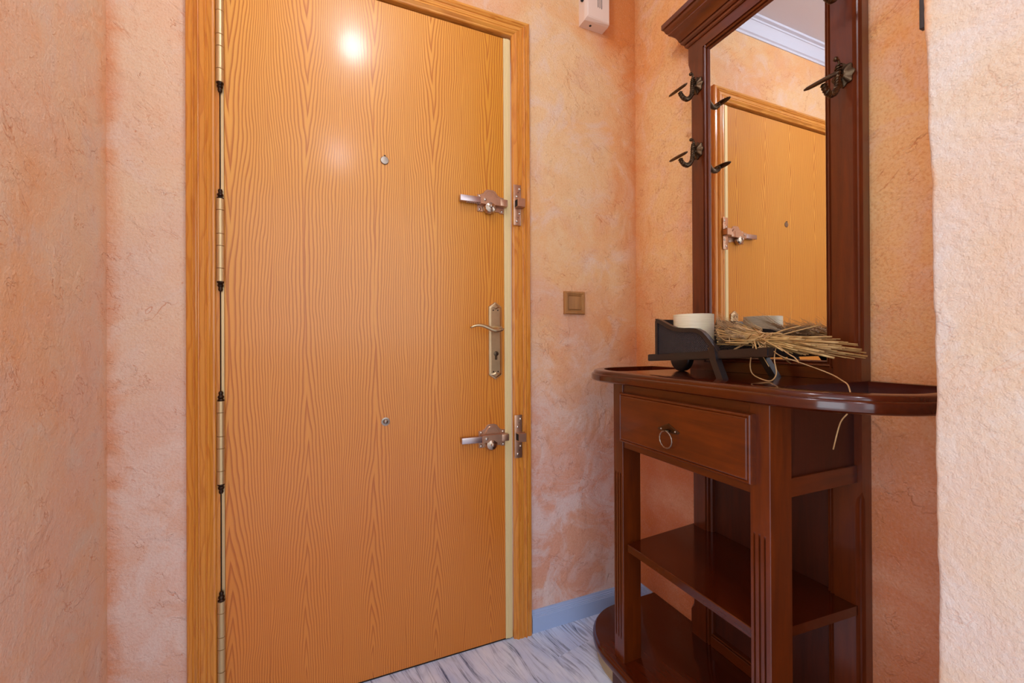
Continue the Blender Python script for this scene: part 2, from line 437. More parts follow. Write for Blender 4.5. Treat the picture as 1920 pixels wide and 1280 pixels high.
# ------------------------------------------------------------------ floor : laminate planks
fl = NB(); box(fl, -2.6, 2.3, YB, .12, -.05, -.004)
floor = link('floor', fl, 'gap'); tag(floor, 'white and blue-grey washed laminate plank floor', 'floor', kind='structure')
pw = .19; ang = math.radians(10)
ca, sa = math.cos(ang), math.sin(ang)
def to_w(u, v): return (u*ca - v*sa, u*sa + v*ca)
pl = NB(); box(pl, -pw/2+.0004, pw/2-.0004, -.6, .6, -.012, 0, .0006, 1)
plank0 = None
for i in range(-16, 16):
    v0 = -2.4 + (i*.43) % 1.2
    for j in range(-2, 5):
        u, v = i*pw + .047, v0 + j*1.2 - 1.2
        X, Y = to_w(u, v)
        ends = [to_w(u+du, v+dv) for du in (-pw/2, pw/2) for dv in (-.6, .6)]
        if max(e[0] for e in ends) < (XL-.02 if min(e[1] for e in ends) > -1.2 else -2.4) or min(e[0] for e in ends) > (XW+.05 if min(e[1] for e in ends) > -1.4 else 2.1) or max(e[1] for e in ends) < YB+.6 or min(e[1] for e in ends) > .02: continue
        if plank0 is None:
            plank0 = link('plank', pl, 'floor', parent=floor); o = plank0
        else:
            o = plank0.copy(); COL.objects.link(o)
        o.location = (X, Y, 0); o.rotation_euler = (0, 0, ang)

# ------------------------------------------------------------------ walls
DX0, DX1, DZ = -.750, .0905, 2.036      # rough opening
wb = NB()
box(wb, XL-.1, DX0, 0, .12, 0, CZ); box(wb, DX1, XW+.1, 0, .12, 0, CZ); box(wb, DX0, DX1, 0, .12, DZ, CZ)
tag(link('wall_back', wb, 'plaster_door'), 'orange rag-painted plaster wall around the entrance door', 'wall', kind='structure')
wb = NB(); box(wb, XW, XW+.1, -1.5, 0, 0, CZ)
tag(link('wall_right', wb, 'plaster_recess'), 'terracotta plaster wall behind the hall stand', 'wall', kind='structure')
wb = NB(); box(wb, XL-.1, XL, -1.15, 0, 0, CZ); box(wb, -2.6, XL-.1, -1.15, -1.05, 0, CZ)
tag(link('wall_left', wb, 'plaster_left'), 'peach plaster wall left of the door', 'wall', kind='structure')
wb = NB(); box(wb, -2.6, 2.3, YB, .12, CZ, CZ+.05)
tag(link('ceiling', wb, 'ceiling'), 'plain white ceiling', 'ceiling', kind='structure')
# pier with a hand-plastered, uneven arris
PX = .27
def edge_y(z):
    # outline of the rough arris, lower part nearly plumb, leaning towards the door at the top
    pts = [(0, -1.0218), (.54, -1.0208), (1.0, -1.0194), (1.2, -1.0172), (1.31, -1.0134), (1.46, -1.0102), (1.8, -1.008), (2.44, -1.006)]
    for (a, ya), (b, yb) in zip(pts, pts[1:]):
        if z <= b: y = ya+(yb-ya)*(z-a)/(b-a); break
    y += (mnoise.noise((0, 3.3, z*9))*.0022 + mnoise.noise((4.4, 0, z*30))*.0012 + mnoise.noise((1.4, 0, z*80))*.0006)
    return y
wb = NB(); rings = []
N = 420
for k in range(N+1):
    z = CZ*k/N; e = edge_y(z)
    r = .0055 + .002*mnoise.noise((7, 7, z*14))
    xf = lambda y: PX + mnoise.noise((y*9, 2, z*7))*.0012
    prof = [(XW, e+.0), (PX+.06, e), (PX+.02, e-.0003), (PX+r, e-.0006)]
    for q in range(1, 6):
        a = math.pi/2*q/6
        prof.append((PX+r-r*math.sin(a), e-.0006-r+r*math.cos(a)))
    prof += [(PX, e-.0006-r), (PX+.0006*mnoise.noise((9, z*40, 0)), e-.016), (PX, e-.04), (PX, e-.1), (PX, -1.5), (XW, -1.5)]
    rings.append([(x, y, z) for x, y in prof])
loft(wb, rings)
tag(link('wall_pier', wb, 'plaster_pier', smooth=40), 'pale cream plaster pier at the right edge with a rough arris', 'wall', kind='structure')

wb = NB(); box(wb, XW+.1, 2.3, -1.5, -1.4, 0, CZ)
tag(link('wall_passage', wb, 'plaster_pier'), 'cream plaster wall of the passage behind the viewer', 'wall', kind='structure')
# cornice round the ceiling
def strip_profile(bm, path, prof, closed=False):
    """path: list of (point, inward 2d offset dir) ; prof list of (d, z)"""
    rings = [[(p[0]+o[0]*d, p[1]+o[1]*d, z) for d, z in prof] for p, o in path]
    loft(bm, rings)
cp = [(0, CZ), (0, 2.370), (.004, 2.370), (.006, 2.378), (.012, 2.381), (.014, 2.392), (.019, 2.410), (.028, 2.421), (.031, 2.422), (.033, 2.428), (.044, 2.431), (.045, CZ)]
wb = NB(); strip_profile(wb, [((XL, -1.15), (1, 0)), ((XL, 0), (1, -1)), ((XW, 0), (-1, -1)), ((XW, -1.0), (-1, 0))], cp)
tag(link('trim_2', wb, 'cornice', smooth=30), 'white moulded cornice between wall and ceiling', 'cornice', kind='structure')
# skirting boards
sp = [(0, 0), (.013, 0), (.013, .051), (.0115, .0525), (.0115, .0555), (.010, .057), (.010, .0605), (.0075, .062), (.0075, .0655), (.005, .0675), (.004, .0725), (0, .0729)]
def skirting(name, path, label):
    b = NB(); strip_profile(b, path, sp)
    tag(link(name, b, 'skirting', smooth=25), label, 'skirting board', kind='structure')
skirting('baseboard_back', [((.157, 0), (0, -1)), ((XW, 0), (-1, -1)), ((XW, -.083), (-1, 0))], 'blue-grey moulded skirting board right of the door')
skirting('baseboard_left', [((XL, -1.15), (1, 0)), ((XL, 0), (1, -1)), ((-.815, 0), (0, -1))], 'blue-grey skirting board left of the door')

# ------------------------------------------------------------------ door casing (trim_1)
cprof = [(0, 0), (0, -.015), (.003, -.018), (.012, -.019), (.0145, -.0165), (.0165, -.0165), (.018, -.020), (.021, -.0225), (.024, -.020), (.0255, -.0165), (.0275, -.016),
         (.030, -.0185), (.040, -.0188), (.0415, -.0165), (.043, -.0165), (.045, -.0185), (.049, -.019), (.052, -.0165), (.056, -.0125), (.060, -.0115), (.062, -.009), (.062, .03)]
CO0, CO1, CZT = -.8119, .1533, 2.0902
casing = thing('trim_1', (CO0, 0, 0), 'glossy moulded pine door casing', 'door casing'); casing['kind'] = 'structure'
# lengthwise pieces mitred at the top corners
sL, sR = 1.0, (CO1-.0885)/.062
def side(sign, xo, sc_):
    b = NB()
    rings = [[(xo+sign*d*sc_, y, zf(d)) for d, y in cprof] for zf in (lambda d: 0, lambda d: CZT-d*.9)]
    loft(b, rings); return b
link('side_casing', side(1, CO0, sL), 'pine_z', casing, smooth=20)
link('side_casing', side(-1, CO1, sR), 'pine_z', casing, smooth=20)
b = NB(); loft(b, [[(CO0+d*sL, y, CZT-d*.9) for d, y in cprof], [(CO1-d*sR, y, CZT-d*.9) for d, y in cprof]])
link('head_casing', b, 'pine_x', casing, smooth=20)
b = NB(); box(b, -.752, -.7425, -.004, .05, 0, 2.03); link('hinge_jamb', b, 'pine_z', casing)
b = NB(); box(b, -.75, .0885, .012, .05, 2.0315, 2.036); link('head_gap', b, 'gap', casing)  # dark-coloured strip standing for the shaded gap above the leaf
# keepers on the casing
def keeper(z0, z1, zc):
    b = NB(); box(b, .0872, .1155, -.0255, -.0215, z0, z1, .0012, 2)
    k = link('keeper', b, 'lock', casing, smooth=30); tag(k, 'bronzed strike plate')
    b = NB()
    # hollow catch box, mouth open towards the bolt
    box(b, .092, .119, -.050, -.047, zc-.014, zc+.014, .0008, 1)
    box(b, .092, .119, -.047, -.025, zc+.011, zc+.014, .0006, 1)
    box(b, .092, .119, -.047, -.025, zc-.014, zc-.011, .0006, 1)
    box(b, .116, .119, -.047, -.025, zc-.014, zc+.014, .0006, 1)
    link('catch_box', b, 'lock', k)
    b = NB(); box(b, .0925, .0955, -.046, -.0256, zc-.0108, zc+.0108); link('box_cavity', b, 'cavity', k)
    for (sx, sz) in ((.1085, z1-.014), (.0985, z1-.040), (.1085, z0+.040), (.0985, z0+.014)):
        b = NB(); lathe(b, [(.0048, 0), (.0044, .0016), (.0025, .0028), (0, .0032)], (sx, -.0253, sz), (0, -1, 0), 12)
        link('screw', b, 'screw', k, smooth=50)
    for (sx, sz) in ((.1035, z1-.026), (.1035, z0+.026)):
        b = NB(); lathe(b, [(.0016, 0), (0, .0002)], (sx, -.0256, sz), (0, -1, 0), 8)
        link('screw_hole', b, 'slot', k)
keeper(1.3916, 1.528, 1.462)
keeper(.6119, .7558, .684)

# ------------------------------------------------------------------ the door
b = NB(); box(b, -.7325, .062, -.001, .038, .004, 2.026, .0012, 1)
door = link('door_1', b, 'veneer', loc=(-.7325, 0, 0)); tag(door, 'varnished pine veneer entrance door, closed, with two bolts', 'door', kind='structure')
b = NB()   # cream metal lock-edge strip, T section
box(b, .0612, .0865, -.0045, .0, .004, 2.0245, .0008, 1); box(b, .070, .0805, -.0065, -.0044, .004, 2.0245, .001, 1)
link('edge_strip', b, 'brass_strip', door)
b = NB(); box(b, -.7395, -.7322, -.004, .02, .004, 2.026, .0006, 1)
link('hinge_strip', b, 'hinge', door)
b = NB(); box(b, -.7426, -.7394, .002, .03, .004, 2.026); link('door_gap', b, 'gap', door)
b = NB(); box(b, -.74, .086, -.0005, .03, .0005, .0035); link('leak_blocker', b, 'gap', door)  # dark strip added under the leaf to stop light leaking through
# hinges
def hinge():
    hx, hy, z0, L = -.7395, -.009, 1.6795, .2165
    b = NB()
    cuts = [0, .075+.0, .36, .50, .79, .0]
    zs = [z0, z0+L*.16, z0+L*.43, z0+L*.575, z0+L*.86, z0+L]
    for a, c in zip(zs, zs[1:]):
        lathe(b, [(.0068, a+.0002), (.0088, a+.0010), (.0088, c-.0010), (.0068, c-.0002)], (hx, hy, 0), (0, 0, 1), 20)
    lathe(b, [(.0066, z0), (.0066, z0+L)], (hx, hy, 0), (0, 0, 1), 12)
    h = link('hinge', b, 'hinge', door, smooth=35)
    f = [(.0078, 0), (.0082, .002), (.006, .0045), (.0052, .006), (.0075, .009), (.0066, .0125), (.0045, .0145), (.0045, .0165), (.0055, .020), (.0038, .0245), (0, .0265)]
    b = NB(); lathe(b, f, (hx, hy, z0+L), (0, 0, 1), 16); link('finial', b, 'dark_metal', h, smooth=40)
    b = NB(); lathe(b, f, (hx, hy, z0), (0, 0, -1), 16); link('finial', b, 'dark_metal', h, smooth=40)
    return h
h0 = hinge()
for dz in (-.519, -1.0455, -1.5655): 
    copy_part(h0, (0, 0, dz))
# peephole and lower stud
b = NB(); lathe(b, [(.012, 0), (.0125, .0015), (.011, .0035), (.006, .004), (0, .0042)], (-.3253, -.001, 1.5483), (0, -1, 0), 20)
box(b, -.3275, -.3225, -.005, -.0015, 1.557, 1.5645, .001, 1)
p = link('peephole', b, 'pewter', door, smooth=35)
b = NB(); lathe(b, [(.0022, 0), (.0015, .0015), (0, .002)], (-.325, -.0045, 1.5615), (0, -1, 0), 10); link('pivot', b, 'dark_metal', p)
b = NB(); lathe(b, [(.0125, 0), (.0125, .0012), (.009, .0018), (.0085, .0012), (.0075, .0012), (.0065, .006), (.003, .0085), (0, .009)], (-.3252, -.001, .7627), (0, -1, 0), 24)
link('door_stud', b, 'pewter', door, smooth=35)

# rim bolts
def rim_lock(cx, cz):
    pp = [(-.046, -.032), (-.046, .024), (-.036, .0245), (-.024, .030), (-.017, .040), (-.010, .0435), (.010, .0435), (.018, .040), (.026, .029), (.034, .024), (.0475, .022), (.0475, -.032),
          (.034, -.032), (.030, -.028), (-.024, -.028), (-.028, -.032)]
    b = NB(); prism_xz(b, [(cx+x, cz+z) for x, z in pp], -.001, -.0045, .0009)
    k = link('rim_lock', b, 'lock', door, smooth=30)
    b = NB(); pp2 = [(-.040, -.0125), (-.040, .0125), (.030, .0125), (.030, -.0125)]
    prism_xz(b, [(cx+x, cz+z) for x, z in pp2], -.0045, -.0255, .0018)
    prism_xz(b, [(cx+x, cz+z) for x, z in [(-.026, .012), (-.020, .024), (-.013, .034), (-.008, .0375), (.008, .0375), (.014, .034), (.021, .024), (.028, .012)]], -.0045, -.0085, .002)
    link('lock_case', b, 'lock', k, smooth=30)
    b = NB(); box(b, cx-.108, cx-.020, -.0235, -.007, cz-.0095, cz+.0095, .0012, 2)
    link('sliding_bolt', b, 'bolt', k, smooth=40)
    b = NB()
    for q in range(9): box(b, cx-.086+q*.0062, cx-.083+q*.0062, -.018, -.010, cz-.0118, cz-.0094)
    link('bolt_teeth', b, 'bolt', k)
    b = NB(); box(b, cx+.028, cx+.0535, -.026, -.004, cz-.012, cz+.0105, .0015, 2)
    link('bolt_guide', b, 'lock', k, smooth=40)
    b = NB()   # cylinder turn-knob
    lathe(b, [(.0195, 0), (.0212, .004), (.0212, .014), (.0175, .020), (.009, .0245), (.0062, .0255), (.0062, .030), (.0035, .032), (0, .0325)], (cx-.006, -.0045, cz-.020), (-.05, -1, .05), 12)
    link('turn_knob', b, 'nickel', k, smooth=22)
    for sx, sz in ((-.038, .018), (.039, .016), (-.038, -.025), (.040, -.025)):
        b = NB(); lathe(b, [(.0048, 0), (.0042, .0018), (.002, .003), (0, .0033)], (cx+sx, -.0043, cz+sz), (0, -1, 0), 12)
        link('screw', b, 'screw', k, smooth=50)
    b = NB(); lathe(b, [(.0058, 0), (.0058, .005), (.004, .0065), (0, .007)], (cx-.026, -.0215, cz+.002), (0, -1, 0), 6)
    link('stop_nut', b, 'screw', k)
rim_lock(.0125, 1.4620)
rim_lock(.0140, .6850)

# lever handle on its long plate
hx = .0268
pts = [(-.0225, .892), (-.0225, 1.118), (-.0195, 1.120), (0, 1.1335), (.0195, 1.120), (.0225, 1.118), (.0225, .892), (.0195, .890), (0, .8765), (-.0195, .890)]
b = NB(); prism_xz(b, [(hx+x, z) for x, z in pts], -.001, -.0065, 0)
# bevelled raised field
fp = [(-.0215, .893), (-.0215, 1.116), (0, 1.131), (.0215, 1.116), (.0215, .893), (0, .879)]
f2 = [(-.0155, .899), (-.0155, 1.112), (0, 1.1215), (.0155, 1.112), (.0155, .899), (0, .8885)]
loft(b, [[(hx+x, -.0065, z) for x, z in fp], [(hx+x, -.0100, z) for x, z in f2]])
hp = link('door_handle', b, 'brass', door); tag(hp, 'long pointed brass handle plate')
for zc, s in ((1.1185, 1), (.8905, -1)):
    b = NB(); loft(b, [[(hx-.017, -.0085, zc-.004*s), (hx, -.0085, zc+.010*s), (hx+.017, -.0085, zc-.004*s), (hx, -.0085, zc-.012*s)],
                       [(hx-.008, -.0128, zc-.002*s), (hx, -.0128, zc+.005*s), (hx+.008, -.0128, zc-.002*s), (hx, -.0128, zc-.006*s)]])
    link('end_boss', b, 'brass', hp)
for sx in (-.008, .008):
    for sz in (1.106, .9025):
        b = NB(); lathe(b, [(.0026, 0), (.002, .0012), (0, .0015)], (hx+sx, -.0100, sz), (0, -1, 0), 10); link('screw', b, 'dark_metal', hp)
b = NB(); lathe(b, [(.0115, 0), (.0115, .012), (.009, .030), (.0085, .040)], (hx+.001, -.010, 1.043), (0, -1, 0), 18)
link('lever_neck', b, 'brass', hp, smooth=40)
b = NB()
lp = []; lr = []
for k in range(23):
    t = k/22
    x = hx+.0125 - t*.112
    z = 1.0435 + (-.006*math.sin(min(t/.42, 1)*math.pi) + (.0105*math.sin((t-.42)/.58*math.pi*.92) if t > .42 else 0))
    lp.append((x, -.052 + .004*t, z)); lr.append(.0065 if 0 < t < .2 else .0062*(1-t)**.55+.0019)
lr[0] = .002; lr[1] = .0052
tube(b, lp, lr, 10); link('lever', b, 'brass', hp, smooth=True)
b = NB(); lathe(b, [(.0082, 0), (.0082, .0025), (.0075, .003), (0, .003)], (hx+.001, -.0100, .962), (0, -1, 0), 20)
box(b, hx+.001-.004, hx+.001+.004, -.0125, -.0100, .942, .960, .001, 1)
link('lock_cylinder', b, 'bronze', hp, smooth=40)
b = NB(); box(b, hx+.0003, hx+.0019, -.0136, -.0128, .9575, .9665); link('key_slot', b, 'slot', hp)

# ------------------------------------------------------------------ light switch
sw = thing('light_switch', (.334, 0, 1.1405), 'square oak-framed light switch on the wall right of the door', 'light switch')
b = NB(); cxs, czs, hw = .3335, 1.1405, .0425
def sqring(r, y): return [(cxs-r, y, czs-r*.96), (cxs+r, y, czs-r*.96), (cxs+r, y, czs+r*.96), (cxs-r, y, czs+r*.96)]
loft(b, [sqring(hw, 0), sqring(hw, -.009), sqring(hw-.003, -.0125), sqring(hw-.008, -.0125), sqring(hw-.010, -.0105), sqring(hw-.0125, -.0105), sqring(hw-.0145, -.008), sqring(hw-.0165, -.008), sqring(hw-.0165, -.001)])
link('switch_frame', b, 'oak_z', sw)
b = NB(); loft(b, [sqring(hw-.0175, 0), sqring(hw-.0175, -.0095), sqring(hw-.019, -.0108)])
link('rocker', b, 'oak_z', sw)

# ------------------------------------------------------------------ intercom / chime box
ib = thing('door_chime', (.413, 0, 2.153), 'white plastic door chime box high on the wall beside the corner', 'door chime')
b = NB()
pr = [(.362, .362+.006, 0), ]
z0c, z1c = 2.153, 2.335
loft(b, [[(.3625, 0, z0c), (.4635, 0, z0c), (.4635, 0, z1c), (.3625, 0, z1c)],
         [(.3625, -.036, z0c), (.4635, -.036, z0c), (.4635, -.036, z1c), (.3625, -.036, z1c)],
         [(.3665, -.047, z0c+.007), (.4620, -.047, z0c+.003), (.4620, -.047, z1c-.004), (.3665, -.047, z1c-.004)],
         [(.3715, -.0495, z0c+.012), (.4600, -.0495, z0c+.006), (.4600, -.0495, z1c-.006), (.3715, -.0495, z1c-.006)]])
link('housing', b, 'plastic', ib)
for q in range(3):
    b = NB(); box(b, .4115+q*.0075, .4135+q*.0075, -.0502, -.0490, 2.203-.001*q, 2.30); link('vent_slot', b, 'slot', ib)
b = NB(); lathe(b, [(.0045, 0), (.0045, .0012), (0, .0012)], (.398, -.020, z0c+.0002), (0, 0, -1), 14); link('screw_hole', b, 'slot', ib)
b = NB(); lathe(b, [(.008, 0), (.008, .006), (.006, .007)], (.3625, -.028, 2.232), (-1, 0, 0), 14); link('side_button', b, 'slot', ib)

# ------------------------------------------------------------------ hall stand
YC = -.53
hs = thing('hall_stand', (.45, YC, 0), 'red-brown wooden hall stand with tall mirror, one drawer and open shelf', 'hall stand')
XF, HL = .268, .447
def outline(e, n=14, xf=XF, xb=XW-.001, semi=(.172, .19)):
    pts = []
    L = HL-e; sx, sy = semi[0]-e, semi[1]-e
    xc = xf+semi[0]
    pts.append((xb, YC+L)); pts.append((xc+.08, YC+L))
    for k in range(n+1):
        a = math.pi/2*k/n
        pts.append((xc-sx*math.sin(a), YC+(HL-semi[1])+sy*math.cos(a)))
    m = [(x, 2*YC-y) for x, y in pts][::-1]
    return pts+m
def slab(bm, prof, holes=()):
    """prof [(inset,z)] bottom->top ; holes list of 2d loops"""
    rings = [[bm.verts.new((x, y, z)) for x, y in outline(e)] for e, z in prof]
    n = len(rings[0])
    for a, c in zip(rings, rings[1:]):
        for i in range(n): bm.faces.new((a[i], a[(i+1) % n], c[(i+1) % n], c[i]))
    for ring, (e, z) in ((rings[0], prof[0]), (rings[-1], prof[-1])):
        hv = [[bm.verts.new((x, y, z)) for x, y in h] for h in holes]
        loops = [[v.co.copy() for v in ring]] + [[v.co.copy() for v in h] for h in hv]
        allv = list(ring) + [v for h in hv for v in h]
        for t in tessellate_polygon(loops):
            try: bm.faces.new([allv[i] for i in t])
            except ValueError: pass
        if ring is rings[0]: hb = hv
    for h0_, h1_ in zip(hb, hv):
        for i in range(len(h0_)):
            j = (i+1) % len(h0_); bm.faces.new((h0_[i], h0_[j], h1_[j], h1_[i]))
def hole(sgn, g=0):
    r = .046+g; pts = [(.594, YC+HL-.030), (.44, YC+HL-.030)]
    sx, sy = .172-r, .19-.030
    for k in range(1, 13):
        a = math.pi/2*k/12
        pts.append((.44-sx*math.sin(a), YC+HL-.19+sy*math.cos(a)))
    pts += [(.44-sx+.03, YC+HL-.205), (.594, YC+HL-.195)]
    return pts if sgn > 0 else [(x, 2*YC-y) for x, y in pts]
b = NB()
slab(b, [(.010, .878), (.003, .880), (0, .883), (0, .896), (.0012, .899), (.0035, .9008), (.006, .9015), (.0065, .9035), (.0075, .9065), (.010, .9095), (.014, .911)], [hole(1), hole(-1)])
link('table_top', b, 'mahogany_top', hs, smooth=35)
b = NB(); slab(b, [(.006, .046), (.001, .048), (0, .052), (0, .062), (.002, .067), (.005, .0695), (.0055, .0715), (.008, .0755), (.0105, .0763)])
link('base_board', b, 'mahogany_top', hs, smooth=35)
b = NB()
sk = [(x, y) for x, y in outline(.014)]
loft(b, [[(x, y, 0) for x, y in sk], [(x, y, .046) for x, y in sk]])
link('base_skirt', b, 'beige', hs, smooth=40)
b = NB(); box(b, XF+.003, XF+.016, YC-.225, YC+.225, 0, .046, .001, 1); link('plinth', b, 'mahogany_panel', hs)
# front legs with three flutes
def leg(y1, y0):
    b = NB()
    x0, x1 = .2935, .3555
    # front face built with recessed flutes between z .146 and .62
    W = y1-y0
    fl = []
    for c in (.21, .47, .73):
        yc = y1 - W*c
        fl.append((yc+.0022, yc-.0022))
    def prof(d):
        p = [(x1, y1), (x0+.001, y1), (x0, y1-.001)]
        for a, c in fl: p += [(x0, a), (x0+d, a-.0004), (x0+d, (a+c)/2), (x0+d, c+.0004), (x0, c)]
        return p + [(x0, y0+.001), (x0+.001, y0), (x1, y0)]
    rings = []
    for z, d in ((.0763, 0), (.140, 0), (.150, .0045), (.612, .0045), (.622, 0), (.8785, 0)):
        rings.append([(x, y, z) for x, y in prof(d)])
    loft(b, rings)
    return b
link('leg', leg(-.2865, -.3290), 'cherry_z', hs); link('leg', leg(-.7290, -.7715), 'cherry_z', hs)
# drawer case
b = NB(); box(b, .2975, .312, -.729, -.329, .8535, .879); box(b, .2975, .312, -.729, -.329, .695, .7155, .001, 1); link('front_rail', b, 'cherry_y', hs)
for ys in (-.3290, -.7650):
    b = NB(); box(b, .3555, .577, ys+.002, ys-.010 if ys > -.5 else ys+.012, .7265, .879); link('side_panel', b, 'mahogany_panel', hs)
    b = NB(); box(b, .3555, .577, ys-.012 if ys > -.5 else ys-.004, ys+.010 if ys > -.5 else ys+.016, .690, .7275, .001, 1); link('side_rail', b, 'cherry_x', hs)
b = NB(); box(b, .312, .577, -.752, -.345, .697, .703); link('drawer_floor', b, 'mahogany_panel', hs)
b = NB()
def dring(x, i): return [(x, -.3325-i, .7170+i), (x, -.7430+i, .7170+i), (x, -.7430+i, .8555-i), (x, -.3325-i, .8555-i)]
loft(b, [dring(.2965, 0), dring(.2815, 0), dring(.2785, .0010), dring(.2768, .0030), dring(.2768, .0055), dring(.2790, .0070), dring(.2772, .0082), dring(.2762, .0100), dring(.2768, .0115)])
dr = link('drawer', b, 'cherry_y', hs)
b = NB(); box(b, .2975, .53, -.73, -.345, .722, .85); link('drawer_box', b, 'mahogany_panel', dr)
# ring pull
yh = -.5265
pl_ = [(.036, .7845), (0, .8005), (-.036, .7845), (-.030, .7800), (0, .7775), (.030, .7800)]
b = NB(); loft(b, [[(.2768, yh+y, z) for y, z in pl_], [(.2752, yh+y, z) for y, z in pl_], [(.2742, yh+y*.9, .786+(z-.786)*.85) for y, z in pl_]])
pu = link('pull_plate', b, 'bronze', dr)
for sy in (.023, -.023):
    b = NB(); lathe(b, [(.0022, 0), (.0016, .0018), (0, .0024)], (.2742, yh+sy, .7845), (-1, 0, 0), 10)
    o = link('plate_pin', b, 'screw', dr)
b = NB(); tube(b, [(.2742, yh+.006, .7835), (.268, yh+.005, .7838), (.264, yh, .784), (.268, yh-.005, .7838), (.2742, yh-.006, .7835)], .0022, 8)
link('ring_loop', b, 'bronze', dr, smooth=True)
b = NB(); rp = []; rr = []
for k in range(41):
    a = 2*math.pi*k/40
    rp.append((.2665-.001*math.cos(a), yh+.0200*math.sin(a), .7625+.0205*math.cos(a))); rr.append(.0017+.0004*math.sin(a*14))
tube(b, rp, rr, 8); link('pull_ring', b, 'pewter', dr, smooth=True)
# shelf
b = NB(); sp_ = [(.3015, -.3385), (.3015, -.7250), (.3565, -.7290), (.3565, -.7520), (.596, -.7680), (.596, -.3080), (.3565, -.3290), (.3565, -.3300)]
loft(b, [[(x, y, .4005) for x, y in sp_], [(x, y, .4195) for x, y in sp_], [(x+(.0015 if x < .4 else 0), y, .4210) for x, y in sp_]])
link('shelf', b, 'mahogany_top', hs)
# back frame : stiles
FX = .577; YL, YR = -.3050, -.7780
def stile(sgn):
    # sgn +1 : left (towards the door), -1 : right ; profile across width from outer edge to inner edge
    yo = YL if sgn > 0 else YR
    s = -1 if sgn > 0 else 1
    def prof(c):   # c = outer chamfer amount 0..1
        return [(XW-.002, yo+s*.002), (FX+.012*c+.0005, yo+s*.001*c), (FX+.010*c, yo+s*.004*c), (FX+.0065*c, yo+s*.0055*c), (FX+.006*c, yo+s*.0085*c), (FX+.0025*c, yo+s*.011*c), (FX, yo+s*(.0135*c+.0002)),
                (FX, yo+s*.0560), (FX+.004, yo+s*.0565), (FX+.004, yo+s*.0600), (FX+.0005, yo+s*.0625), (FX+.002, yo+s*.0655), (FX+.008, yo+s*.0665), (FX+.0085, yo+s*.0690), (FX+.0055, yo+s*.0715), (FX+.0095, yo+s*.0745), (XW-.002, yo+s*.0745)]
    b = NB(); rings = []
    for z, c in ((.0763, 0), (.150, 0), (.158, .35), (.166, .8), (.180, 1), (.640, 1), (.655, .8), (.664, .35), (.672, 0), (.955, 0), (.962, .35), (.972, .8), (.985, 1), (1.838, 1), (1.850, .9), (1.862, .6), (1.872, .3), (1.882, 0), (1.945, 0)):
        rings.append([(x, y, z) for x, y in prof(c)])
    loft(b, rings); return b
link('stile', stile(1), 'cherry_z', hs, smooth=28); link('stile', stile(-1), 'cherry_z', hs, smooth=28)
IY0, IY1 = YR+.0745, YL-.0745
b = NB(); hp_ = [(FX, 0), (FX, .0360), (FX+.004, .0365), (FX+.004, .040), (FX+.0005, .0425), (FX+.002, .0455), (FX+.008, .0465), (FX+.0085, .049), (FX+.0055, .0515), (FX+.0095, .0545), (XW-.002, .0545), (XW-.002, 0)]
loft(b, [[(x, YL-.0560+(-(d-.036) if d > .036 else 0), 1.9410-d) for x, d in hp_], [(x, YR+.0560+((d-.036) if d > .036 else 0), 1.9410-d) for x, d in hp_]])
link('head_rail', b, 'cherry_y', hs, smooth=28)
b = NB(); hb_ = [(FX, 0), (FX, .0250), (FX+.004, .0255), (FX+.004, .028), (FX+.0005, .030), (FX+.002, .033), (FX+.008, .034), (FX+.0085, .0365), (FX+.0055, .039), (FX+.0095, .042), (XW-.002, .042), (XW-.002, 0)]
loft(b, [[(x, IY1+.0185-(max(d-.0245, 0)), .9115+d) for x, d in hb_], [(x, IY0-.0185+(max(d-.0245, 0)), .9115+d) for x, d in hb_]])
link('sill_rail', b, 'cherry_y', hs, smooth=28)
b = NB(); box(b, .5870, .5900, IY0-.002, IY1+.002, .9500, 1.8880); link('mirror', b, 'mirror', hs)
# lower back : panel, rails, muntins
b = NB(); box(b, .598, .604, IY0-.005, IY1+.005, .0763, .905); link('back_panel', b, 'mahogany_panel', hs)
b = NB(); box(b, FX+.002, .606, IY0-.003, IY1+.003, .0763, .108, .001, 1); box(b, FX+.006, .606, IY0-.003, IY1+.003, .108, .114, .002, 2); link('bottom_rail', b, 'cherry_y', hs)
b = NB(); box(b, FX+.002, .606, IY0-.003, IY1+.003, .840, .905, .001, 1); link('middle_rail', b, 'cherry_y', hs)
# crown
cr = [(0, 1.9370), (.003, 1.9370), (.0065, 1.9400), (.0075, 1.9450), (.0055, 1.9485), (.0100, 1.9490), (.0150, 1.9530), (.0160, 1.9590), (.0150, 1.9610), (.0190, 1.9620), (.0215, 1.9700), (.0270, 1.9800), (.0345, 1.9880), (.0420, 1.9925), (.0420, 1.9960),
      (.0465, 2.0000), (.0500, 2.0080), (.0510, 2.0145), (.0560, 2.0150), (.0565, 2.0160), (.0565, 2.0310), (.0550, 2.0325), (0, 2.0325)]
b = NB()
path = [((XW-.001, YL+.002), (0, 1)), ((FX, YL+.002), (-1, 1)), ((FX, YR-.002), (-1, -1)), ((XW-.001, YR-.002), (0, -1))]
strip_profile(b, path, cr)
link('crown_moulding', b, 'cherry_y', hs, smooth=25)
b = NB(); box(b, FX-.010, XW-.002, YR, YL, 2.028, 2.034); link('crown_top', b, 'cherry_y', hs)

